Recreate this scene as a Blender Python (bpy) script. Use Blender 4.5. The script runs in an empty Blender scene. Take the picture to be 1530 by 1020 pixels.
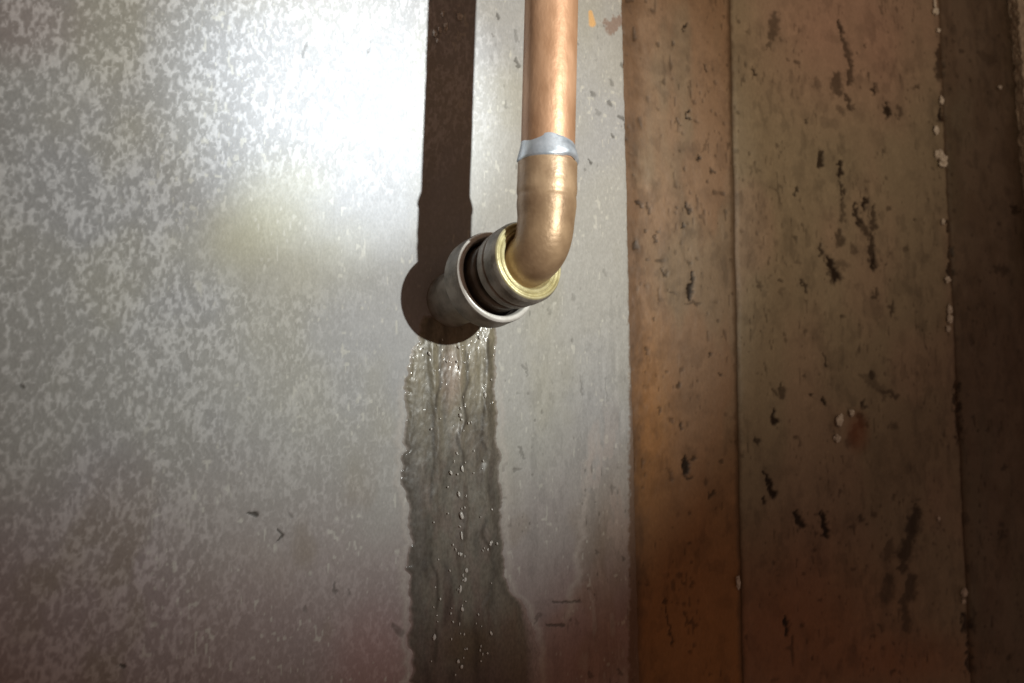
import bpy, bmesh, math, random
import numpy as np
from mathutils import Vector, Matrix

random.seed(4)
S = bpy.context.scene
COL = S.collection

# ------------------------------------------------------------------ camera
# metres; the painted wall is the plane y = 0, x to the right, z up, the camera on the -y side
D = 0.223
YAW, PITCH, ROLL = math.radians(28.0), math.radians(3.0), math.radians(-1.0)
FPX = 1105.0
cam_d = bpy.data.cameras.new('camera')
cam_d.sensor_width = 36.0
cam_d.lens = FPX / 1530.0 * 36.0
cam_d.clip_start = 0.005
cam_d.clip_end = 50
cam_d.dof.use_dof = True
cam_d.dof.focus_distance = 0.235
cam_d.dof.aperture_fstop = 13.0
cam = bpy.data.objects.new('camera', cam_d)
COL.objects.link(cam)
R = Matrix.Rotation(-YAW, 3, 'Z') @ Matrix.Rotation(math.pi / 2 + PITCH, 3, 'X') @ Matrix.Rotation(ROLL, 3, 'Z')
cam.matrix_world = Matrix.Translation((0, -D, 0)) @ R.to_4x4()
S.camera = cam
RN = np.array(R)

def at(px, py, h=0.0):
    """point where the line of sight through a photo pixel meets the plane h in front of the wall"""
    v = R @ Vector(((px - 765) / FPX, (510 - py) / FPX, -1))
    t = (D - h) / v.y
    return Vector((v.x * t, -h, v.z * t))

def proj(X, Y, Z):
    p = np.stack([X, Y + D, Z], -1) @ RN
    d = np.maximum(-p[..., 2], 0.02)
    return 765 + FPX * p[..., 0] / d, 510 - FPX * p[..., 1] / d

# ------------------------------------------------------------------ world + torch
S.view_settings.view_transform = 'Standard'
S.view_settings.look = 'None'
S.view_settings.gamma = 1
S.view_settings.exposure = 0
w = bpy.data.worlds.new('World')
S.world = w
w.use_nodes = True
bg = w.node_tree.nodes['Background']
bg.inputs[0].default_value = (1.0, 0.60, 0.42, 1)
bg.inputs[1].default_value = 0.115

LPOS = Vector((0.190, -0.430, 0.092))
def lamp(name, watts, col, aim, size, blend, radius=0.004):
    l = bpy.data.lights.new(name, 'SPOT')
    l.energy = watts; l.color = col
    l.spot_size = math.radians(size); l.spot_blend = blend
    l.shadow_soft_size = radius
    o = bpy.data.objects.new(name, l)
    COL.objects.link(o)
    o.location = LPOS
    o.rotation_euler = (aim - LPOS).to_track_quat('-Z', 'Y').to_euler()
    return o
AIM = at(600, 240)
lamp('torch_core', 12.5, (0.84, 0.92, 1.0), at(535, 142), 15.4, 1.0)
lamp('torch_beam', 5.8, (0.95, 1.0, 0.98), at(640, 270), 44, 1.0)
lamp('torch_spill', 3.1, (1.0, 0.79, 0.55), at(1010, -200), 74, 1.0)

# ------------------------------------------------------------------ noise
def _hash(i, j, s):
    n = (i * 374761393 + j * 668265263 + s * 2147483647 + s * 1274126177) & 0xffffffff
    n = ((n ^ (n >> 13)) * 1274126177) & 0xffffffff
    n = n ^ (n >> 16)
    return (n & 0xffff) / 65535.0
def vnoise(x, y, s=0):
    xi = np.floor(x).astype(np.int64); yi = np.floor(y).astype(np.int64)
    fx = x - xi; fy = y - yi
    fx = fx * fx * (3 - 2 * fx); fy = fy * fy * (3 - 2 * fy)
    a = _hash(xi, yi, s); b = _hash(xi + 1, yi, s); c = _hash(xi, yi + 1, s); d = _hash(xi + 1, yi + 1, s)
    return (a * (1 - fx) + b * fx) * (1 - fy) + (c * (1 - fx) + d * fx) * fy
def fbm(x, y, s=0, o=4):
    t = 0; amp = 0.5; tot = 0
    for k in range(o):
        t = t + amp * vnoise(x * 2 ** k + 17.3 * k, y * 2 ** k - 9.1 * k, s + k)
        tot += amp; amp *= 0.5
    return t / tot
def ss(a, b, x):
    t = np.clip((x - a) / (b - a), 0, 1)
    return t * t * (3 - 2 * t)
def mix(c, d, m):
    return c * (1 - m[..., None]) + np.asarray(d) * m[..., None]
def blob(x, y, cx, cy, rx, ry, soft=0.6):
    d = np.sqrt(((x - cx) / rx) ** 2 + ((y - cy) / ry) ** 2)
    return 1 - ss(1 - soft, 1 + soft, d)
def capsule(x, y, x0, y0, x1, y1, r):
    dx, dy = x1 - x0, y1 - y0
    L = max(dx * dx + dy * dy, 1e-6)
    t = np.clip(((x - x0) * dx + (y - y0) * dy) / L, 0, 1)
    d = np.hypot(x - x0 - t * dx, y - y0 - t * dy)
    rr = r * (0.65 + 0.5 * t)
    return d / rr

# ------------------------------------------------------------------ materials
def new_mat(name):
    m = bpy.data.materials.new(name); m.use_nodes = True
    nt = m.node_tree
    return m, nt, nt.nodes['Principled BSDF']

def surface_mat(name, grain=1500, gstr=0.35, bump=0.00012, spec=0.5):
    """colour, gloss from the mesh's own attributes, with fine grain and relief on top"""
    m, nt, b = new_mat(name)
    N = nt.nodes.new; L = nt.links.new
    ca = N('ShaderNodeAttribute'); ca.attribute_name = 'paint'
    ra = N('ShaderNodeAttribute'); ra.attribute_name = 'gloss'
    tc = N('ShaderNodeTexCoord')
    mp = N('ShaderNodeMapping'); mp.inputs['Scale'].default_value = (1, 1, 0.55)
    L(tc.outputs['Object'], mp.inputs[0])
    n1 = N('ShaderNodeTexNoise'); n1.inputs['Scale'].default_value = grain; n1.inputs['Detail'].default_value = 3
    L(mp.outputs[0], n1.inputs['Vector'])
    mr = N('ShaderNodeMapRange'); mr.inputs[1].default_value = 0.3; mr.inputs[2].default_value = 0.7
    mr.inputs[3].default_value = 1 - gstr * 0.5; mr.inputs[4].default_value = 1 + gstr * 0.5
    L(n1.outputs[0], mr.inputs[0])
    mx = N('ShaderNodeMix'); mx.data_type = 'RGBA'; mx.blend_type = 'MULTIPLY'; mx.inputs[0].default_value = 1
    L(ca.outputs['Color'], mx.inputs[6]); L(mr.outputs[0], mx.inputs[7])
    L(mx.outputs[2], b.inputs['Base Color'])
    L(ra.outputs['Fac'], b.inputs['Roughness'])
    n2 = N('ShaderNodeTexNoise'); n2.inputs['Scale'].default_value = grain * 0.55; n2.inputs['Detail'].default_value = 4
    L(mp.outputs[0], n2.inputs['Vector'])
    bp = N('ShaderNodeBump'); bp.inputs['Strength'].default_value = 1.0; bp.inputs['Distance'].default_value = bump
    L(n2.outputs[0], bp.inputs['Height']); L(bp.outputs[0], b.inputs['Normal'])
    b.inputs['Specular IOR Level'].default_value = spec
    return m

def metal_mat(name, c1, c2, metallic, rough, scale=120, bump=0.00005, stretch=(1, 1, 1), rough_var=0.12, thr=(0.35, 0.65)):
    m, nt, b = new_mat(name)
    N = nt.nodes.new; L = nt.links.new
    tc = N('ShaderNodeTexCoord')
    mp = N('ShaderNodeMapping'); mp.inputs['Scale'].default_value = stretch
    L(tc.outputs['Object'], mp.inputs[0])
    n1 = N('ShaderNodeTexNoise'); n1.inputs['Scale'].default_value = scale; n1.inputs['Detail'].default_value = 6
    L(mp.outputs[0], n1.inputs['Vector'])
    cr = N('ShaderNodeValToRGB')
    cr.color_ramp.elements[0].position = thr[0]; cr.color_ramp.elements[0].color = (*c1, 1)
    cr.color_ramp.elements[1].position = thr[1]; cr.color_ramp.elements[1].color = (*c2, 1)
    L(n1.outputs[0], cr.inputs[0]); L(cr.outputs[0], b.inputs['Base Color'])
    b.inputs['Metallic'].default_value = metallic
    mr = N('ShaderNodeMapRange'); mr.inputs[3].default_value = rough - rough_var; mr.inputs[4].default_value = rough + rough_var
    n3 = N('ShaderNodeTexNoise'); n3.inputs['Scale'].default_value = scale * 4; n3.inputs['Detail'].default_value = 4
    L(mp.outputs[0], n3.inputs['Vector']); L(n3.outputs[0], mr.inputs[0]); L(mr.outputs[0], b.inputs['Roughness'])
    bp = N('ShaderNodeBump'); bp.inputs['Distance'].default_value = bump
    n2 = N('ShaderNodeTexNoise'); n2.inputs['Scale'].default_value = scale * 8; n2.inputs['Detail'].default_value = 3
    L(mp.outputs[0], n2.inputs['Vector']); L(n2.outputs[0], bp.inputs['Height']); L(bp.outputs[0], b.inputs['Normal'])
    return m

# ------------------------------------------------------------------ mesh helpers
def link(name, me, mat, parent=None):
    o = bpy.data.objects.new(name, me)
    COL.objects.link(o)
    if mat: me.materials.append(mat)
    if parent: o.parent = parent
    return o

def grid_mesh(name, XS, ZS, fn, smooth=True, keep=None):
    """sheet over wall coordinates; fn(X,Z,px,py) -> height in front of the wall, colour, roughness"""
    X, Z = np.meshgrid(XS, ZS)
    px, py = proj(X, np.zeros_like(X), Z)
    h, c, r = fn(X, Z, px, py)[:3]
    if name == 'wall':
        X = X - ss(EDGE - .004, EDGE, X) * (fbm(Z * 260, Z * 0, 99, 4) - .35) * .0007
    V = np.stack([X, -h, Z], -1).reshape(-1, 3)
    ny, nx = X.shape
    i = (np.arange(ny - 1)[:, None] * nx + np.arange(nx - 1)[None, :])
    if keep is not None:
        k = keep(X, Z, px, py, h)
        i = i[(k[:-1, :-1] | k[1:, 1:] | k[1:, :-1] | k[:-1, 1:])]
    i = i.reshape(-1)
    F = np.stack([i, i + 1, i + nx + 1, i + nx], -1)
    used = np.unique(F)
    mp = np.full(len(V), -1); mp[used] = np.arange(len(used))
    V = V[used]; F = mp[F]
    C = np.concatenate([c.reshape(-1, 3)[used], np.ones((len(used), 1))], 1)
    Rr = r.reshape(-1)[used]
    me = bpy.data.meshes.new(name)
    me.vertices.add(len(V)); me.vertices.foreach_set('co', V.astype(np.float32).ravel())
    me.loops.add(len(F) * 4); me.loops.foreach_set('vertex_index', F.astype(np.int32).ravel())
    me.polygons.add(len(F)); me.polygons.foreach_set('loop_start', (np.arange(len(F)) * 4).astype(np.int32))
    me.polygons.foreach_set('use_smooth', np.ones(len(F), bool) if smooth else np.zeros(len(F), bool))
    me.update(calc_edges=True)
    a = me.attributes.new('paint', 'FLOAT_COLOR', 'POINT'); a.data.foreach_set('color', C.astype(np.float32).ravel())
    a = me.attributes.new('gloss', 'FLOAT', 'POINT'); a.data.foreach_set('value', Rr.astype(np.float32))
    return me

def axis_spaced(lo, a, b, hi, step, coarse):
    l = np.arange(lo, a, coarse); m = np.arange(a, b, step); r = np.arange(b, hi + 1e-9, coarse)
    return np.concatenate([l, m, r])

def lathe(name, prof, O, A, mat, parent, seg=96, jit=0.0, close=False):
    """profile [(distance along the axis, radius)], turned about the axis A through O"""
    A = A.normalized()
    U = A.orthogonal().normalized(); W = A.cross(U)
    me = bpy.data.meshes.new(name); bm = bmesh.new()
    rings = []
    for (t, r) in prof:
        ring = []
        for k in range(seg):
            a = 2 * math.pi * k / seg
            rr = r * (1 + jit * math.sin(3 * a + t * 900) + jit * 0.6 * math.sin(7 * a + 1.3))
            ring.append(bm.verts.new(O + A * t + (U * math.cos(a) + W * math.sin(a)) * rr))
        rings.append(ring)
    pairs = list(zip(rings[:-1], rings[1:]))
    if close: pairs.append((rings[-1], rings[0]))
    for p, q in pairs:
        for k in range(seg):
            bm.faces.new((p[k], p[(k + 1) % seg], q[(k + 1) % seg], q[k]))
    bmesh.ops.recalc_face_normals(bm, faces=bm.faces)
    for f in bm.faces: f.smooth = True
    bm.to_mesh(me); bm.free()
    o = link(name, me, mat, parent)
    return o

def bevelled(pts, b=0.0004):
    """round every corner of a lathe profile"""
    out = [pts[0]]
    for p, q, r in zip(pts[:-2], pts[1:-1], pts[2:]):
        vp = Vector(p) ; vq = Vector(q); vr = Vector(r)
        d1 = (vp - vq); d2 = (vr - vq)
        l1 = min(b, d1.length * 0.45); l2 = min(b, d2.length * 0.45)
        s = vq + d1.normalized() * l1; e = vq + d2.normalized() * l2
        for k in range(5):
            t = k / 4
            out.append(tuple(s * (1 - t) ** 2 + vq * 2 * t * (1 - t) + e * t * t))
    out.append(pts[-1])
    return out

def sweep(name, path, radii, mat, parent, seg=72, fn=None):
    me = bpy.data.meshes.new(name); bm = bmesh.new()
    n = len(path); rings = []
    T = [(path[min(i + 1, n - 1)] - path[max(i - 1, 0)]).normalized() for i in range(n)]
    U = Vector((1, 0, 0)) - T[0] * T[0].x; U.normalize()
    for i in range(n):
        U = (U - T[i] * U.dot(T[i])).normalized()
        W = T[i].cross(U)
        ring = []
        for k in range(seg):
            a = 2 * math.pi * k / seg
            r = radii[i] + (fn(i, a) if fn else 0)
            ring.append(bm.verts.new(path[i] + (U * math.cos(a) + W * math.sin(a)) * r))
        rings.append(ring)
    for p, q in zip(rings[:-1], rings[1:]):
        for k in range(seg):
            bm.faces.new((p[k], p[(k + 1) % seg], q[(k + 1) % seg], q[k]))
    bm.faces.new(rings[0][::-1]); bm.faces.new(rings[-1])
    bmesh.ops.recalc_face_normals(bm, faces=bm.faces)
    for f in bm.faces: f.smooth = len(f.verts) < 10
    bm.to_mesh(me); bm.free()
    return link(name, me, mat, parent)

def pebble(name, c, r, mat, parent=None, seed=0, sub=3, rough=0.35):
    rnd = random.Random(seed)
    me = bpy.data.meshes.new(name); bm = bmesh.new()
    bmesh.ops.create_icosphere(bm, subdivisions=sub, radius=1)
    from mathutils import noise
    off = Vector((rnd.random() * 50, rnd.random() * 50, rnd.random() * 50))
    for v in bm.verts:
        k = 1 + rough * noise.fractal(v.co * 1.6 + off, 1.0, 2.0, 3)
        v.co = Vector((v.co.x * r[0], v.co.y * r[1], v.co.z * r[2])) * k
        v.co += c
    for f in bm.faces: f.smooth = True
    bm.to_mesh(me); bm.free()
    return link(name, me, mat, parent)

# ------------------------------------------------------------------ grey painted wall
EDGE = at(945, 510).x
XS = axis_spaced(-0.30, at(-20, 510).x, EDGE - 0.0002, EDGE - 0.0002, 0.00033, 0.004)
XS = np.append(XS, [EDGE])
z_lo, z_hi = at(945, 1040).z, at(945, -20).z
ZS = axis_spaced(-0.40, z_lo, z_hi, 0.45, 0.00036, 0.004)

# outline of the wet streak: left and right side by height in the photo
SY = np.array([440, 498, 515, 560, 640, 700, 760, 800, 860, 884, 904, 960, 1000, 1060, 1200])
SLX = np.array([628, 626, 618, 606, 602, 598, 606, 612, 607, 606, 614, 610, 614, 612, 600])
SRX = np.array([742, 742, 742, 740, 744, 750, 750, 752, 757, 764, 786, 806, 804, 812, 815])
def streak_mask(px, py, X, Z):
    wob = (fbm(Z * 380, X * 150, 31, 2) - 0.5) * 13 + (fbm(Z * 1500, X * 900, 35, 2) - 0.5) * 1.5
    l = np.interp(py, SY, SLX) + wob
    r = np.interp(py, SY, SRX) + (fbm(Z * 420, X * 150, 37, 3) - 0.5) * 9 + (fbm(Z * 1400, X * 800, 39, 2) - 0.5) * 2
    d = np.minimum(px - l, r - px)                      # px inside the outline
    d = np.minimum(d, (py - 470) * 1.0)
    return d, l, r

GREY_MARKS = [  # x0,y0,x1,y1,r,strength
    (372, 766, 382, 768, 4, .85), (414, 790, 424, 800, 1.8, .8), (424, 800, 414, 808, 1.6, .8), (30, 575, 33, 577, 3, .6),
    (180, 994, 184, 995, 3, .8), (588, 935, 598, 945, 6, .45), (770, 85, 774, 98, 3, .6), (770, 45, 772, 60, 3, .35),
    (742, 20, 744, 26, 3, .6), (933, 175, 936, 190, 2, .7), (922, 172, 930, 176, 3, .6), (910, 150, 912, 155, 3, .55),
    (884, 137, 886, 140, 4, .5), (880, 238, 883, 243, 2.2, .75), (915, 200, 916, 204, 2, .6), (912, 118, 914, 125, 3, .4),
    (930, 95, 931, 98, 3, .5), (893, 165, 894, 168, 4, .3), (828, 900, 866, 898, 2.6, .6), (818, 934, 842, 934, 2.8, .65),
    (798, 930, 806, 918, 3, .4), (780, 545, 784, 550, 2, .4), (776, 668, 783, 684, 2, .4), (786, 540, 788, 562, 1.6, .35),
    (868, 560, 870, 590, 1.6, .3), (905, 560, 907, 600, 1.6, .22), (500, 870, 501, 884, 3, .5), (455, 905, 457, 912, 3, .4),
    (520, 880, 522, 888, 2.5, .4), (735, 50, 737, 54, 2, .4), (756, 150, 757, 160, 2, .35), (860, 925, 862, 930, 3, .3),
    (930, 832, 932, 836, 3, .45), (890, 822, 892, 826, 3, .4), (880, 1004, 882, 1010, 4, .5), (925, 1000, 927, 1006, 3, .5),
    (820, 460, 822, 468, 3, .25), (855, 440, 858, 446, 4, .25), (902, 402, 905, 410, 3, .25), (640, 170, 641, 174, 1, .3),
    (940, 340, 941, 344, 3, .5), (460, 60, 452, 85, 2.5, .35), (553, 62, 550, 78, 2, .35), (430, 765, 436, 772, 2, .3),
]
def grey_wall(X, Z, px, py):
    c = np.zeros(X.shape + (3,)) + np.array([0.41, 0.41, 0.385])
    big = fbm(X * 26, Z * 22, 3, 3)
    big2 = fbm(X * 45 + 9, Z * 32, 8, 3)
    c = mix(c, [0.38, 0.39, 0.405], ss(.45, .75, big) * .7)
    c = mix(c, [0.40, 0.39, 0.32], ss(.5, .75, big2) * .5)
    # browner and pinker towards the foot, olive patches between
    c = mix(c, [0.36, 0.285, 0.28], ss(600, 980, py + (big - .5) * 260) * .8)
    c = mix(c, [0.31, 0.265, 0.215], ss(.52, .68, fbm(X * 60, Z * 40, 21, 3)) * ss(620, 850, py) * .6)
    c = mix(c, [0.42, 0.225, 0.21], blob(px, py, 560, 1000, 60, 80, .7) * .42 + blob(px, py, 880, 960, 70, 90, .7) * .35)
    pw = (big2 - .5) * 160
    c = mix(c, [0.46, 0.455, 0.355], blob(px + pw, py - pw * .4, 375, 325, 70, 60, .75) * .6 + blob(px - pw, py + pw * .3, 430, 380, 130, 60, .75) * .45)
    c = mix(c, [0.30, 0.24, 0.23], blob(px, py, 20, 30, 90, 60, .7) * .55)
    # crusty efflorescence: worm-like pale ridges, dense at the left, thinning out round the fitting
    wx = (fbm(X * 300, Z * 300, 41, 2) - .5) * 0.0032
    wz = (fbm(X * 300 + 40, Z * 300, 43, 2) - .5) * 0.0032
    n1 = vnoise((X + wx * .35) * 860 - Z * 170, (Z + wz * .35) * 470, 51)
    n2 = vnoise((X - wx * .35) * 1300 - Z * 280, (Z + wz * .35) * 720 + X * 100, 52)
    n3 = vnoise((X - wx) * 1900, (Z + wz) * 1200 + X * 300, 53)
    r1 = 1 - ss(.03, .13, np.abs(fbm((X + wx * .3) * 850 + Z * 160, (Z + wz * .3) * 480, 54, 2) - .5))
    worm = ss(.40, .70, n1 * .34 + n2 * .36 + n3 * .12 + r1 * .18 + (fbm(X * 120, Z * 90, 57, 2) - .5) * .20)
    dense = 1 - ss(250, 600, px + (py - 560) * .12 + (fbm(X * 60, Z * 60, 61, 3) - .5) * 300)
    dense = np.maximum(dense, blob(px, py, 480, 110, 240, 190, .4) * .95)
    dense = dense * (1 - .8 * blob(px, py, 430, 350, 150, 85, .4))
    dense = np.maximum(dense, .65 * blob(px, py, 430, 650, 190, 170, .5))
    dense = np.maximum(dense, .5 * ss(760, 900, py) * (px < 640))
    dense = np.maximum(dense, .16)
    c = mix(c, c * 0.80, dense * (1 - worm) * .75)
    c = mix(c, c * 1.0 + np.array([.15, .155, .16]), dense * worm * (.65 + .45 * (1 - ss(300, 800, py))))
    c = mix(c, [.60, .61, .62], blob(px, py, 540, 110, 190, 170, .35) * (.35 + .65 * worm) * (1 - ss(180, 330, py + (fbm(X * 110, Z * 110, 63, 4) - .5) * 220)) * .65)  # whitened crust patch, also paints the torch glare into the wall colour
    # sparse bright crumbs
    cr = ss(.80, .88, vnoise(X * 1100, Z * 520, 71)) * ss(.5, .62, fbm(X * 130, Z * 110, 72, 2))
    c = mix(c, [0.60, 0.60, 0.54], cr * .6 * ss(100, 300, px))
    # streaks running down to the right of the fitting
    run = fbm(X * 420, Z * 60, 81, 3)
    c = mix(c, c * .80, ss(.52, .72, run) * ss(740, 780, px) * ss(420, 620, py) * .35)
    c = mix(c, c * 1.14, ss(.55, .7, fbm(X * 500, Z * 130, 83, 3)) * ss(850, 900, px) * ss(380, 600, py) * .8)
    # pale tide line beside the streak
    d, l, r = streak_mask(px, py, X, Z)
    rim = np.exp(-((d + 5) / 5.0) ** 2) * ss(540, 620, py)
    c = mix(c, [0.50, 0.47, 0.43], rim * .55)
    # second tide line (870,760)->(850,920)
    tl = np.exp(-((px - np.interp(py, [600, 760, 860, 930], [895, 872, 862, 848]) - (fbm(Z * 500, X * 100, 91, 2) - .5) * 14) / 6) ** 2) * ss(640, 700, py) * (1 - ss(915, 940, py))
    c = mix(c, [0.50, 0.46, 0.42], tl * .7)
    st2 = ss(.56, .66, fbm(X * 260, Z * 90, 87, 4)) * ss(850, 885, px) * ss(560, 700, py)
    c = mix(c, [0.47, 0.42, 0.39], st2 * .55)
    st3 = ss(.60, .66, fbm(X * 380, Z * 170, 88, 4)) * ss(770, 800, px) * ss(400, 480, py)
    c = mix(c, c * .84, st3 * .6)
    c = mix(c, c * np.array([.93, .80, .70]), ss(0, 30, px - np.interp(py, [600, 760, 860, 930, 1020], [905, 882, 872, 800, 780])) * ss(640, 800, py) * .6)
    # brown chip near the top of the edge, orange fleck
    edge_n = (fbm(X * 700, Z * 700, 95, 3) - .5) * 16
    c = mix(c, [0.26, 0.17, 0.13], .85 * (1 - ss(.6, 1.15, capsule(px + edge_n, py + edge_n, 952, 20, 912, 40, 10))) * .9)
    c = mix(c, [0.75, 0.45, 0.18], (1 - ss(.6, 1.2, capsule(px, py, 882, 18, 885, 35, 5))) * .9)
    # paint wearing through at the very edge
    c = mix(c, [0.17, 0.095, 0.05], ss(-7, -1, px - 944 + edge_n * .5) * .8)
    h = (worm - .4) * dense * 0.00008 + (fbm(X * 130, Z * 90, 101, 3) - .5) * 0.00040
    h = h + (fbm(X * 500, Z * 160, 103, 3) - .5) * 0.00035 * ss(730, 800, px) * ss(380, 560, py)
    h = h + (rim + tl) * 0.00015
    mk = np.zeros_like(px)
    jn = (fbm(X * 1100, Z * 1100, 111, 2) - .5) * 6
    for (x0, y0, x1, y1, rr, st) in GREY_MARKS:
        mk = np.maximum(mk, st * (1 - ss(.5, 1.3, capsule(px + jn, py + jn * .7, x0, y0, x1, y1, rr))))
    # scattered pin marks
    pm = ss(.86, .93, vnoise(X * 700 + 5, Z * 430, 121)) * ss(.55, .68, fbm(X * 80, Z * 80, 123, 2))
    mk = np.maximum(mk, pm * .4 * ss(700, 780, px))
    c = mix(c, [0.045, 0.04, 0.03], mk)
    h = h - mk * 0.0003
    rough = 0.50 + (fbm(X * 300, Z * 220, 131, 3) - .5) * .12 + dense * worm * .10
    # rounded arris
    e = np.clip((X - (EDGE - 0.0022)) / 0.0022, 0, 1)
    h = h - (1 - np.sqrt(np.maximum(1 - e * e, 0))) * 0.0016
    h = np.where(X > EDGE - 0.0001, -0.012, h)
    return h, np.clip(c, 0.01, .85), rough

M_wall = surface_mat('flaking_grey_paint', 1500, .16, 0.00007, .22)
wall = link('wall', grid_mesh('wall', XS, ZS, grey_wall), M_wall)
wall['kind'] = 'structure'

# ------------------------------------------------------------------ wet streak under the fitting
x0, x1 = at(585, 700).x, at(835, 700).x
z0, z1 = at(700, 1100).z, at(700, 470).z
def streak(X, Z, px, py):
    d, l, r = streak_mask(px, py, X, Z)
    ins = ss(-1.5, 12, d)
    c = np.zeros(X.shape + (3,)) + np.array([0.18, 0.165, 0.135])
    n = fbm(X * 300, Z * 110, 201, 4)
    c = mix(c, [0.20, 0.165, 0.14], ss(.45, .7, n) * .7)
    c = mix(c, [0.125, 0.105, 0.085], ss(.5, .7, fbm(X * 420, Z * 70, 203, 3)) * .7)
    c = mix(c, [0.15, 0.14, 0.125], (1 - ss(18, 30, px - l)) * .6)
    c = mix(c, [0.26, 0.235, 0.165], (1 - ss(520, 720, py)) * .85)
    c = mix(c, [0.34, 0.24, 0.19], blob(px, py, 672, 560, 14, 45, .6) * .5)
    c = mix(c, [0.12, 0.082, 0.068], ss(880, 990, py + (n - .5) * 160) * .75)
    c = mix(c, [0.115, 0.085, 0.045], blob(px, py, 700, 965, 35, 35, .7) * .6)
    c = mix(c, [0.17, 0.13, 0.09], blob(px, py, 775, 960, 32, 70, .6) * .6)
    c = mix(c, [0.085, 0.078, 0.062], np.clip(1 - np.abs(d - 12) / 10, 0, 1) * .45 * ss(540, 640, py))
    for (bx, bw_) in ((640, 7), (668, 5), (708, 6), (733, 5)):
        bc = bx + (fbm(Z * 90, Z * 0, bx, 2) - .5) * 16
        c = mix(c, c * .62, np.exp(-((px - bc) / bw_) ** 2) * ss(.3, .6, fbm(Z * 60, Z * 0, bx + 5, 2)))
    # dark rivulet lines
    for (xx, ph) in ((650, 1.0), (690, 2.0), (724, 3.0)):
        cx = xx + (vnoise(Z * 160, Z * 0, int(ph * 7)) - .5) * 18
        g = np.exp(-((px - cx) / 3.2) ** 2) * ss(.35, .6, vnoise(Z * 120 + ph, X * 100, 231))
        c = mix(c, [0.05, 0.042, 0.032], g * .7)
    # thin outer edge takes the colour of the paint below, softer at the lower right
    wallc = np.zeros_like(c) + np.array([.36, .33, .30]); wallc = mix(wallc, [.33, .255, .235], ss(700, 950, py))
    soft = 7 + 26 * ss(760, 800, px) * ss(860, 900, py)
    c = wallc * (1 - ss(0, 1, (d - 0) / soft))[..., None] + c * ss(0, 1, (d - 0) / soft)[..., None]
    h = (fbm(X * 130, Z * 90, 101, 3) - .5) * 0.00040 + 0.00035 + 0.00055 * ins + (n - .5) * 0.0003 * ins + (fbm(X * 1000, Z * 500, 211, 3) - .5) * 0.00012 * ins - 0.0004
    for xx in (650, 691, 728):
        cx = xx + (vnoise(Z * 160, Z * 0, xx) - .5) * 12
        h = h + np.exp(-((px - cx) / 5.5) ** 2) * 0.00035 * ins
    rough = 0.36 + (fbm(X * 500, Z * 300, 221, 3) - .5) * .25
    return h, np.clip(c, .01, 1), rough
def keep(X, Z, px, py, h):
    return streak_mask(px, py, X, Z)[0] > -4
M_wet = surface_mat('wet_mineral_streak', 1300, .4, 0.00009, .4)
nt = M_wet.node_tree; b = nt.nodes['Principled BSDF']
b.inputs['Coat Weight'].default_value = .4; b.inputs['Coat Roughness'].default_value = .10; b.inputs['Coat IOR'].default_value = 1.4
tcn = nt.nodes.new('ShaderNodeTexCoord'); mpn = nt.nodes.new('ShaderNodeMapping'); mpn.inputs['Scale'].default_value = (1, 1, .22)
nn = nt.nodes.new('ShaderNodeTexNoise'); nn.inputs['Scale'].default_value = 850; nn.inputs['Detail'].default_value = 2
bn = nt.nodes.new('ShaderNodeBump'); bn.inputs['Distance'].default_value = .0006
nt.links.new(tcn.outputs['Object'], mpn.inputs[0]); nt.links.new(mpn.outputs[0], nn.inputs['Vector'])
nt.links.new(nn.outputs[0], bn.inputs['Height']); nt.links.new(bn.outputs[0], b.inputs['Coat Normal'])
st = link('water_streak', grid_mesh('water_streak', np.arange(x0, x1, .0003), np.arange(z0, z1, .00033), streak, keep=keep), M_wet)
st['label'] = 'dark wet mineral streak running down the grey wall below the fitting'
st['category'] = 'water streak'

m, nt, b = new_mat('water_drops')
b.inputs['Base Color'].default_value = (.9, .88, .82, 1); b.inputs['Roughness'].default_value = .14; b.inputs['Specular IOR Level'].default_value = 1.0  # whitish base puts the glints of the drops into their colour
b.inputs['Transmission Weight'].default_value = .35; b.inputs['IOR'].default_value = 1.33
M_drop = m
def droplets():
    rnd = random.Random(12)
    spots = []
    for i in range(80):
        col = rnd.choice([690, 690, 690, 650, 730, 716, 672])
        y = rnd.uniform(503, 1015)
        spots.append((col + rnd.gauss(0, 6) + (y < 560) * rnd.uniform(-16, 16), y, rnd.uniform(.8, 1.8), rnd.uniform(1.2, 3.6)))
    spots += [(642, 528, 2.4, 5), (686, 518, 3, 4), (688, 620, 3, 4), (674, 706, 2.6, 5), (691, 700, 2.6, 7), (686, 738, 2.6, 6), (690, 770, 3.4, 8),
              (690, 800, 2, 9), (688, 828, 3, 4), (697, 852, 3.4, 5), (695, 866, 3, 5), (688, 880, 2.6, 8), (691, 910, 3, 5),
              (733, 812, 2.4, 5), (743, 812, 2, 3), (649, 952, 3.6, 6), (734, 946, 2.2, 5), (685, 988, 3, 4), (690, 996, 2.8, 4), (725, 590, 3, 6), (717, 503, 2.5, 5)]
    me = bpy.data.meshes.new('droplet'); bm = bmesh.new()
    for (x, y, rx, ry) in spots:
        p = at(x, y, 0.0012)
        k = .185 / 1105
        r = bmesh.ops.create_icosphere(bm, subdivisions=2, radius=1)
        tilt = rnd.uniform(-.5, .2)
        for v in r['verts']:
            q = v.co.copy() * (1 + .12 * math.sin(v.co.x * 5 + x))
            q = Vector((q.x * rx * k, q.y * rx * k * .8, q.z * ry * k))
            q = Matrix.Rotation(tilt, 3, 'Y') @ q
            v.co = q + p
    for f in bm.faces: f.smooth = True
    bm.to_mesh(me); bm.free()
    o = link('droplet', me, M_drop, st); o['kind'] = 'stuff'
droplets()

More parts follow.
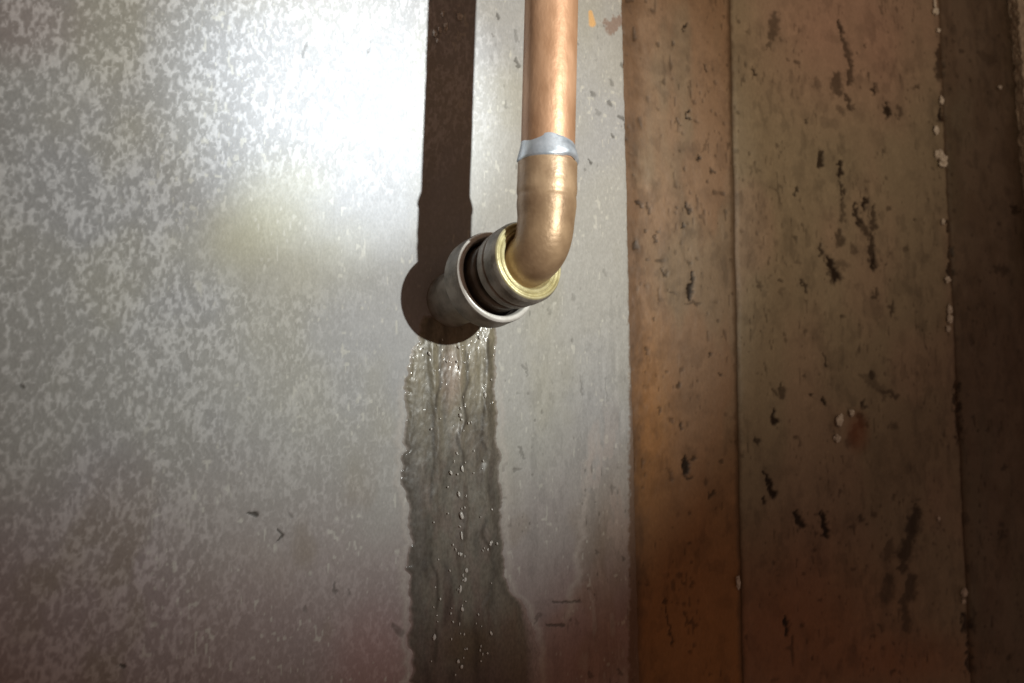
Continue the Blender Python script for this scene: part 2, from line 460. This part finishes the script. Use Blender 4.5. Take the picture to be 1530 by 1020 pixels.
# ------------------------------------------------------------------ brown wall to the right
SEAM1 = lambda py: np.interp(py, [-400, 0, 510, 1020, 1400], [1086, 1091, 1097, 1108, 1114])
BROWN_MARKS = [
    (1022, 44, 1026, 36, 3, .9), (1004, 60, 1006, 66, 2.5, .6), (1052, 98, 1054, 102, 2.5, .7), (1027, 165, 1028, 178, 2.4, .9),
    (1012, 176, 1014, 186, 2, .6), (1045, 228, 1046, 238, 2.6, .85), (1064, 252, 1066, 256, 2.5, .7), (1028, 305, 1030, 316, 3, .8),
    (1019, 330, 1020, 338, 3.4, .8), (952, 302, 958, 306, 4, .7), (969, 304, 971, 320, 3, .6), (980, 352, 978, 362, 3, .6),
    (991, 398, 993, 408, 3, .65), (1034, 405, 1032, 446, 4, .95), (1024, 455, 1044, 452, 3, .5), (1000, 430, 1010, 440, 3, .4),
    (946, 360, 948, 368, 4, .6), (1014, 315, 1013, 312, 2, .5), (1060, 210, 1050, 222, 3, .35),
    (1158, 20, 1155, 52, 8, .55), (1147, 68, 1149, 64, 3, .5), (1124, 104, 1126, 110, 3, .8), (1255, 30, 1255, 48, 4, .75),
    (1257, 48, 1272, 90, 5, .6), (1272, 90, 1270, 122, 5, .65), (1250, 110, 1252, 136, 9, .6), (1220, 118, 1221, 130, 5, .3),
    (1266, 140, 1270, 162, 5, .65), (1253, 160, 1256, 166, 7, .4), (1306, 126, 1307, 140, 3, .8), (1326, 156, 1328, 172, 5.5, .85),
    (1344, 158, 1346, 172, 5, .5), (1294, 66, 1295, 70, 3, .5), (1228, 226, 1227, 244, 5, .8), (1204, 178, 1204, 182, 3, .6),
    (1255, 240, 1256, 260, 4.5, .85), (1257, 270, 1258, 296, 3, .7), (1260, 300, 1258, 330, 4, .5), (1254, 345, 1256, 362, 7, .6),
    (1274, 365, 1276, 378, 4, .4), (1189, 278, 1188, 292, 2.4, .75), (1276, 306, 1284, 332, 5, .8), (1291, 296, 1292, 308, 5, .85),
    (1284, 332, 1298, 350, 6, .65), (1304, 310, 1306, 340, 5, .65), (1302, 350, 1306, 394, 7, .75), (1306, 380, 1306, 396, 6, .9),
    (1226, 366, 1228, 376, 4.5, .75), (1238, 386, 1248, 414, 9, .9), (1250, 392, 1262, 396, 8, .4), (1308, 430, 1308, 444, 4, .55),
    (1335, 452, 1334, 466, 5, .6), (1200, 420, 1206, 434, 3, .7), (1166, 420, 1164, 418, 3.5, .5), (1167, 438, 1168, 434, 5, .3),
    (1230, 496, 1232, 498, 3, .5), (1325, 392, 1326, 396, 3, .5), (1194, 396, 1193, 392, 3, .3), (1120, 250, 1122, 260, 3, .3),
    (1061, 535, 1063, 530, 3, .7), (1076, 556, 1078, 562, 3.4, .7), (1012, 578, 1013, 572, 3, .6), (986, 617, 987, 612, 3, .5),
    (1016, 640, 1017, 634, 3.4, .7), (1024, 684, 1027, 708, 5, .85), (1036, 682, 1034, 686, 3, .6), (1000, 700, 1002, 712, 5, .35),
    (1062, 736, 1063, 742, 3.4, .6), (965, 530, 967, 524, 3, .5), (995, 895, 1003, 962, 2.6, .6), (1022, 915, 1036, 934, 3, .5),
    (1014, 855, 1015, 860, 3, .4), (1034, 868, 1036, 874, 3, .4), (965, 868, 966, 872, 3, .4),
    (1232, 530, 1234, 545, 3, .75), (1155, 582, 1160, 590, 4, .55), (1168, 574, 1170, 592, 5, .6), (1210, 588, 1212, 592, 4, .8),
    (1231, 596, 1232, 602, 4, .8), (1156, 612, 1158, 630, 4.5, .85), (1130, 652, 1131, 658, 3.4, .7), (1143, 704, 1158, 740, 5, .9),
    (1142, 742, 1143, 748, 3.4, .8), (1190, 766, 1196, 782, 7, .85), (1228, 764, 1235, 798, 5.5, .9), (1285, 770, 1286, 774, 4, .6),
    (1302, 556, 1304, 562, 6, .7), (1290, 562, 1318, 582, 7, .35), (1318, 582, 1340, 590, 5, .6), (1291, 598, 1291, 606, 4, .75),
    (1286, 618, 1290, 636, 8, .6), (1278, 640, 1272, 660, 9, .45), (1330, 636, 1336, 637, 6, .4), (1174, 920, 1176, 948, 4.5, .85),
    (1370, 762, 1364, 790, 12, .75), (1362, 796, 1350, 830, 12, .7), (1334, 810, 1326, 832, 9, .45), (1352, 830, 1350, 850, 8, .6),
    (1330, 860, 1326, 890, 11, .5), (1362, 860, 1360, 890, 11, .6), (1350, 890, 1354, 940, 8, .5), (1500, 702, 1500, 700, 6, .6),
    (1496, 796, 1497, 800, 6, .6), (1430, 570, 1434, 650, 5, .8), (1434, 640, 1434, 660, 5, .7), (1442, 770, 1444, 780, 6, .45),
    (1442, 920, 1446, 935, 9, .85), (1446, 945, 1450, 1000, 5, .8), (1332, 740, 1334, 744, 3, .4), (1466, 80, 1480, 90, 9, .35),
    (1515, 310, 1518, 316, 6, .7), (1488, 400, 1500, 404, 7, .5), (1330, 460, 1332, 470, 4, .5), (1404, 70, 1406, 110, 8, .7),
    (1406, 160, 1408, 178, 6, .9), (1416, 330, 1420, 345, 4, .8), (1422, 370, 1422, 410, 5, .8), (1200, 560, 1204, 562, 3, .4),
]
DEPTH2 = 0.006                        # this wall stands 6 mm back from the grey face
def seam_x(pxs, z): return None
def brown(i):
    def f(X, Z, px, py):
        v = proj(X, np.full_like(X, DEPTH2), Z); px, py = v
        big = fbm(X * 22, Z * 16, 303, 3)
        c = np.zeros(X.shape + (3,)) + np.array([0.305, 0.24, 0.175])
        if i == 0:
            c[:] = [0.27, 0.18, 0.115]
            c = mix(c, [0.24, 0.185, 0.125], ss(.4, .65, fbm(X * 60, Z * 25, 305, 3)) * .8)
            c = mix(c, [0.36, 0.17, 0.055], np.clip(blob(px, py, 955, 620, 45, 130, .8) * .7 + ss(520, 960, py) * .85, 0, 1))
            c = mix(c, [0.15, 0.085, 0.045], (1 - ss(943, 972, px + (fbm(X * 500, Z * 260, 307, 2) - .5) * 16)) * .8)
        else:
            c = mix(c, [0.27, 0.235, 0.165], ss(.38, .6, big) * .8)
            c = mix(c, [0.35, 0.215, 0.17], blob(px, py, 1270, 50, 120, 110, .8) * .6)
            c = mix(c, [0.30, 0.12, 0.05], blob(px, py, 1180, 960, 160, 130, .8) * .7 + blob(px, py, 1400, 990, 100, 40, .8) * .4)
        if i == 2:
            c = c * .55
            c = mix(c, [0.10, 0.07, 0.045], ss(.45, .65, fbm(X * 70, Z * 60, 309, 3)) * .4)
        c = mix(c, c * .62, ss(.5, .75, fbm(X * 130, Z * 120, 311, 4)) * .45)
        c = mix(c, c * 1.18, ss(.55, .75, fbm(X * 220 + 3, Z * 200, 313, 4)) * .5)
        # faint runs
        c = mix(c, c * .9, ss(.58, .75, fbm(X * 200, Z * 24, 315, 3)) * .5)
        jn = (fbm(X * 420, Z * 520, 321, 3) - .5) * 13
        jm = (fbm(X * 420 + 70, Z * 520, 323, 3) - .5) * 13
        mk = np.zeros_like(px)
        for (a0, b0, a1, b1, rr, s_) in BROWN_MARKS:
            mk = np.maximum(mk, min(1, s_ * 1.15) * (1 - ss(.4, 1.3, capsule(px + jn, py + jm, a0, b0, a1, b1, rr * 1.0))))
        pin = ss(.84, .93, vnoise(X * 330 + 4, Z * 260, 331)) * ss(.45, .65, fbm(X * 50, Z * 40, 333, 2))
        mk = np.maximum(mk, pin * .55)
        pin2 = ss(.80, .92, vnoise(X * 800 + 4, Z * 380 + X * 90, 335)) * ss(.48, .62, fbm(X * 70, Z * 60, 337, 2))
        mk = np.maximum(mk, pin2 * .45)
        c = mix(c, c * .72, ss(.55, .68, fbm(X * 300, Z * 170, 338, 4)) * ss(.45, .6, fbm(X * 45, Z * 40, 339, 2)) * .7)
        c = mix(c, [0.02, 0.012, 0.006], mk)
        h = (fbm(X * 90, Z * 60, 341, 4) - .5) * 0.0011 + (fbm(X * 420, Z * 260, 343, 3) - .5) * 0.00035 - mk * 0.0006
        # red rust beside the crumb
        c = mix(c, [0.22, 0.07, 0.03], blob(px, py, 1282, 645, 14, 26, .7) * .6)
        # rounded long edges of every panel
        xa, xb = X[:, :1], X[:, -1:]
        wv = (fbm(Z * 300, Z * 0 + i, 351, 3) - .5) * 0.0006
        e = np.minimum(X - xa, xb - X) + wv
        h = h - 0.0010 * (1 - ss(0, 0.0030, e)) ** 2
        if i > 0 or True:
            dirt = (1 - ss(0.0, 0.0014, X - xa + wv * 2)) if i > 0 else 0 * X
            dirt = np.maximum(dirt, (1 - ss(0.0015, 0.0040, xb - X + wv * 3)) * (.55 + .6 * fbm(Z * 120, X * 200, 355, 3)) if i < 2 else 0)
            c = mix(c, [0.09, 0.055, 0.03], dirt * .78)
        h = h - DEPTH2
        return h, np.clip(c, .006, 1), 0.55 + (fbm(X * 200, Z * 150, 361, 3) - .5) * .2
    return f
bw = bpy.data.objects.new('panelled_wall', None); COL.objects.link(bw)
bw.location = (0, 0, 0); bw['kind'] = 'structure'
M_brown = surface_mat('stained_brown_panel', 1000, .16, 0.00015, .35)
def plank(i, pa, pb, step):
    """a vertical panel whose seams lean as seen: pa, pb = (top px, bottom px)"""
    tA = at(pa[0], 0, -DEPTH2); bA = at(pa[1], 1020, -DEPTH2)
    tB = at(pb[0], 0, -DEPTH2); bB = at(pb[1], 1020, -DEPTH2)
    ZS = axis_spaced(-.5, min(bA.z, bB.z) - .003, max(tA.z, tB.z) + .003, .55, .00055, .006)
    nx = max(8, int((tB.x - tA.x) / step))
    us = np.linspace(0, 1, nx)
    lA = lambda z: tA.x + (bA.x - tA.x) * (tA.z - z) / (tA.z - bA.z)
    lB = lambda z: tB.x + (bB.x - tB.x) * (tB.z - z) / (tB.z - bB.z)
    U, Z = np.meshgrid(us, ZS)
    X = lA(Z) * (1 - U) + lB(Z) * U
    return X, Z
def grid_mesh2(name, X, Z, fn):
    h, c, r = fn(X, Z, None, None)
    ny, nx = X.shape
    # turn the long edges back so that the panel has thickness
    V = np.stack([X, -h, Z], -1)
    L = V[:, :1].copy(); L[..., 1] += .0015
    Rr_ = V[:, -1:].copy(); Rr_[..., 1] += .0015
    V = np.concatenate([L, V, Rr_], 1)
    C = np.concatenate([c[:, :1], c, c[:, -1:]], 1); r = np.concatenate([r[:, :1], r, r[:, -1:]], 1)
    nx += 2
    i = (np.arange(ny - 1)[:, None] * nx + np.arange(nx - 1)[None, :]).reshape(-1)
    F = np.stack([i, i + 1, i + nx + 1, i + nx], -1)
    me = bpy.data.meshes.new(name)
    me.vertices.add(nx * ny); me.vertices.foreach_set('co', V.astype(np.float32).ravel())
    me.loops.add(len(F) * 4); me.loops.foreach_set('vertex_index', F.astype(np.int32).ravel())
    me.polygons.add(len(F)); me.polygons.foreach_set('loop_start', (np.arange(len(F)) * 4).astype(np.int32))
    me.polygons.foreach_set('use_smooth', np.ones(len(F), bool))
    me.update(calc_edges=True)
    C = np.concatenate([C, np.ones((ny, nx, 1))], -1)
    a = me.attributes.new('paint', 'FLOAT_COLOR', 'POINT'); a.data.foreach_set('color', C.astype(np.float32).ravel())
    a = me.attributes.new('gloss', 'FLOAT', 'POINT'); a.data.foreach_set('value', r.astype(np.float32).ravel())
    return me
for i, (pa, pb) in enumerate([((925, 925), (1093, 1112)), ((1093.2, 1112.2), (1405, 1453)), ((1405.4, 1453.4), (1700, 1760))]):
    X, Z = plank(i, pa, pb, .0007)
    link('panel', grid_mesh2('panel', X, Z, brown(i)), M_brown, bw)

# backing behind the joints
me = bpy.data.meshes.new('backing'); bm = bmesh.new()
bmesh.ops.create_cube(bm, size=1)
for v in bm.verts:
    v.co = Vector((.16 + (v.co.x + .5) * .9, .0105 + (v.co.y + .5) * .03, v.co.z * 1.2))
bm.to_mesh(me); bm.free()
mb, nt, b = new_mat('dark_backing'); b.inputs['Base Color'].default_value = (.05, .032, .02, 1); b.inputs['Roughness'].default_value = .8
link('backing', me, mb, bw)

# white crumbs in the second joint and on the wide panel
M_crumb = metal_mat('white_crumb', (.55, .50, .42), (.88, .85, .78), 0, .7, 900, .0002)
CR = [(1398, 17, 5, 6), (1402, 45, 3.5, 4), (1397, 5, 2, 8), (1407, 150, 3.5, 7), (1399, 194, 4.5, 7), (1404, 232, 8, 10), (1409, 240, 7, 12), (1409, 331, 3, 5),
      (1416, 418, 4.5, 6), (1419, 462, 4.5, 7), (1419, 476, 4.5, 7), (1417, 491, 4, 5),
      (1254, 628, 6, 10), (1251, 655, 6, 6), (1273, 617, 4, 6), (1441, 886, 5, 7), (1103, 870, 3, 12), (1403, 775, 2, 4), (1440, 898, 3, 4), (1494, 130, 3, 3)]
for k, (x, y, rx, ry) in enumerate(CR):
    p = at(x, y, -DEPTH2 + .0012)
    dep = -((R.transposed() @ (p - Vector((0, -D, 0)))).z)
    s = dep / FPX
    pebble('crumb', p, (rx * s * 1.1, rx * s * .7, ry * s * .9), M_crumb, bw, k, 3, .5)

# ------------------------------------------------------------------ pale rough block at the far right edge
M_pale = surface_mat('pale_plaster', 500, .5, .0006, .3)
def pale():
    pts = [(-200, 1488), (0, 1506), (100, 1514), (200, 1521), (300, 1531), (400, 1538), (1020, 1590)]
    H0, H1 = -DEPTH2 - .001, .0
    zt, zb = at(1510, -160).z, at(1540, 1200).z
    zs = np.arange(zb, zt, .0011)
    py = 510 - (zs / (at(1515, 0).z)) * 510
    ex = np.array([at(float(np.interp(q, [p[0] for p in pts], [p[1] for p in pts])), float(q), H0 + .002).x for q in py])
    us = np.linspace(0, 1, 60)
    Z, U = np.meshgrid(zs, us, indexing='ij')
    E = ex[:, None] + (fbm(Z * 300, Z * 0, 401, 3) - .5) * .004
    hx = np.where(U < .5, 0, (U - .5) * .22)
    hh = np.where(U < .5, H0 + (H1 - H0) * np.sin(U * math.pi), H1)
    X = E + hx - np.where(U < .5, -(1 - np.sin(U * math.pi)) * .0, 0) + (1 - np.sin(np.minimum(U, .5) * math.pi)) * .003
    n = fbm(U * 60, Z * 420, 405, 4)
    X = X + (n - .5) * .002; hh = hh + (fbm(X * 350, Z * 350, 407, 3) - .5) * .0015
    V = np.stack([X, -hh, Z], -1)
    c = np.zeros(X.shape + (3,)) + np.array([.62, .56, .45]); c = mix(c, [.36, .30, .22], ss(.4, .7, n) * .7)
    ny, nx = X.shape
    i = (np.arange(ny - 1)[:, None] * nx + np.arange(nx - 1)[None, :]).reshape(-1)
    F = np.stack([i, i + 1, i + nx + 1, i + nx], -1)
    me = bpy.data.meshes.new('plaster_edge')
    me.vertices.add(nx * ny); me.vertices.foreach_set('co', V.astype(np.float32).ravel())
    me.loops.add(len(F) * 4); me.loops.foreach_set('vertex_index', F.astype(np.int32).ravel())
    me.polygons.add(len(F)); me.polygons.foreach_set('loop_start', (np.arange(len(F)) * 4).astype(np.int32))
    me.polygons.foreach_set('use_smooth', np.ones(len(F), bool)); me.update(calc_edges=True)
    C = np.concatenate([c, np.ones(X.shape + (1,))], -1)
    a = me.attributes.new('paint', 'FLOAT_COLOR', 'POINT'); a.data.foreach_set('color', C.astype(np.float32).ravel())
    a = me.attributes.new('gloss', 'FLOAT', 'POINT'); a.data.foreach_set('value', np.full(nx * ny, .75, np.float32))
    o = link('plaster_edge', me, M_pale)
    o['label'] = 'rough pale plaster edge at the far right of the brown panels'
    o['category'] = 'plaster'
pale()

# ------------------------------------------------------------------ pipe, elbow and fitting: one soldered run
root = bpy.data.objects.new('water_pipe', None); COL.objects.link(root)
root['label'] = 'copper water pipe with soldered elbow entering a grey metal wall fitting'
root['category'] = 'pipe'
M_cu = metal_mat('copper', (.33, .175, .09), (.50, .29, .165), .45, .44, 90, .00012, (1, 1, .5), .08)
M_elb = metal_mat('tarnished_copper', (.29, .185, .105), (.50, .345, .205), .3, .42, 110, .00010, (1, 1, 1), .08)
M_sol = metal_mat('solder', (.36, .40, .43), (.66, .70, .73), .6, .34, 160, .00005, (1, 1, 1), .12)
M_zinc = metal_mat('dull_grey_metal', (.15, .135, .11), (.36, .335, .29), .3, .46, 170, .0002, (1, 1, 1), .12)
M_rim = metal_mat('bright_worn_rim', (.74, .73, .68), (.90, .89, .85), .2, .36, 260, .00006)
M_dark = metal_mat('near_black', (.012, .010, .009), (.04, .034, .03), .1, .55, 200, .0001)
M_neck = metal_mat('dark_neck', (.09, .08, .065), (.21, .195, .165), .3, .45, 200, .0001)
M_brass = metal_mat('pale_brass', (.50, .44, .21), (.82, .77, .47), .35, .38, 160, .0001)

HB = .048
B = at(676, 448, 0)                 # centre of the fitting where it meets the wall
T = at(793, 388, .043)              # centre of the mouth of the fitting
A = (T - B).normalized()
LEN = (T - B).length
root.location = B
def part(o):
    o.matrix_parent_inverse = Matrix.Translation(-B)
    return o
mm = .001
def L_(name, pts, mat, b=.0004, **k):
    return part(lathe(name, bevelled([(p * mm, r * mm) for p, r in pts], b), B, A, mat, root, **k))
F0 = LEN * 1000
print('LEN', F0)
L_('body', [(-8, 9.0), (F0 - 23, 9.0), (F0 - 23, 8)], M_zinc, jit=.006)
L_('flange', [(F0 - 26, 8.5), (F0 - 26, 12.8), (F0 - 24.5, 14.2), (F0 - 17.2, 14.2), (F0 - 16.8, 13.9)], M_zinc, .0009)
L_('flange_rim', [(F0 - 16.9, 14.05), (F0 - 16.2, 13.6), (F0 - 16.1, 12.4), (F0 - 17.6, 11.8), (F0 - 22, 11.7)], M_rim, .0004)
L_('dark_lining', [(F0 - 22, 11.8), (F0 - 20, 8.0), (F0 - 15, 7.9)], M_dark)  # near-black lining of the gaps between flange, neck and collar
L_('neck', [(F0 - 21, 10.7), (F0 - 14.6, 10.7), (F0 - 13.8, 10.2), (F0 - 13.6, 9.6), (F0 - 13.6, 7.4)], M_neck, .0006)
L_('dark_lining', [(F0 - 15, 9.0), (F0 - 8, 9.0)], M_dark)
L_('collar', [(F0 - 10.8, 8), (F0 - 10.8, 11.0), (F0 - 10.0, 11.7), (F0 - 7.2, 11.8), (F0 - 6.9, 11.4), (F0 - 6.4, 11.4), (F0 - 6.1, 12.0),
              (F0 - 2.2, 12.0), (F0 - 1.2, 11.6), (F0 - .9, 11.4)], M_zinc, .0004)
L_('brass_ring', [(F0 - 1.0, 11.45), (F0 - .5, 11.2), (F0 - .35, 10.7), (F0 - .9, 10.3), (F0 - .9, 9.9), (F0 - .4, 9.5), (F0 - .8, 9.1), (F0 - .6, 8.8), (F0 - .7, 8.4), (F0 - 2.5, 7.4), (F0 - 6, 7.3)], M_brass, .0002)

# pipe centre line
def cubic(p0, t0, p1, t1, n):
    out = []
    for k in range(n + 1):
        s = k / n
        out.append(p0 * (1 - s) ** 3 + (p0 + t0) * 3 * s * (1 - s) ** 2 + (p1 - t1) * 3 * s * s * (1 - s) + p1 * s ** 3)
    return out
P_top = at(828, -170, HB + .000); P_b = at(818, 247, HB)
down = (P_b - P_top).normalized()
P_e = P_b + down * .0115            # bend starts here
E_in = B + A * (LEN - .004)
bend = cubic(P_e, down * .0105, E_in, -A * .0090, 40)
sock = [P_b + down * (-.0006 + k * (.0121 / 48)) for k in range(49)][:-1]
up = P_top - down * .10
path = [up + (P_b + down * .004 - up) * (k / 60) for k in range(61)]
part(sweep('tube', path, [.0076] * 61, M_cu, root))
ep = sock + bend
er = []
for k, p in enumerate(ep):
    s = (p - P_b).length
    r = .00835
    if k < len(sock):
        k0 = k; k = k / 4; r += .00010 * math.exp(-((k - 7.6) / 1.5) ** 2) - .00016 * math.exp(-((k - 9.6) / .8) ** 2)  + (-.0003 if k0 == 0 else 0)
    else:
        r += -.0003 * min(1, (k - len(sock)) / 5) - .0005 * ((k - len(sock)) / len(bend))
    er.append(r)
part(sweep('elbow', ep, er, M_elb, root))
# ring of solder between tube and elbow, its lower edge run down unevenly
me = bpy.data.meshes.new('solder_ring'); bm = bmesh.new()
U = Vector((1, 0, 0)); U = (U - down * U.dot(down)).normalized(); W = down.cross(U)
rings = []
SEG = 96
for j in range(13):
    v = j / 12
    ring = []
    for k in range(SEG):
        a = 2 * math.pi * k / SEG
        top = -.0066 + .0004 * math.sin(2 * a + 1) + .0003 * math.sin(5 * a)
        bot = -.0004 + .0006 * math.sin(a * 2 + 2.4) + .0003 * math.sin(4 * a + .4)
        t = top + (bot - top) * v
        r = .00755 + .0011 * ss(0, .85, np.float64(v)) + .00012 * math.sin(a * 4 + v * 5)
        if j == 12: r -= .0009
        if j == 0: r -= .0002
        ring.append(bm.verts.new(P_b + down * t + (U * math.cos(a) + W * math.sin(a)) * float(r)))
    rings.append(ring)
for p, q in zip(rings[:-1], rings[1:]):
    for k in range(SEG): bm.faces.new((p[k], p[(k + 1) % SEG], q[(k + 1) % SEG], q[k]))
bmesh.ops.recalc_face_normals(bm, faces=bm.faces)
for f in bm.faces: f.smooth = True
bm.to_mesh(me); bm.free()
part(link('solder_ring', me, M_sol, root))

# coupling further up the pipe, and pale crumbs added on the wall in place of glints
d0 = (P_b - down * .075)
part(lathe('coupling', [(-.022, .0076), (-.0215, .0090), (0, .0090), (.0006, .0076)], d0, down, M_elb, root))
for k, (x, y, rx, ry, tl) in enumerate([(687, 25, 5, 7, .6), (661, 20, 2.4, 5, .5), (666, 40, 3.5, 6, .7), (650, 50, 4, 5, .5), (657, 45, 3, 5, .5), (653, 60, 2.4, 4, .3), (684, 50, 1.8, 3, 0)]):
    kk = .225 / 1105
    pebble('crumb', at(x, y, .0004), (rx * kk, .0009, ry * kk), M_crumb, wall, 60 + k, 3, .5)
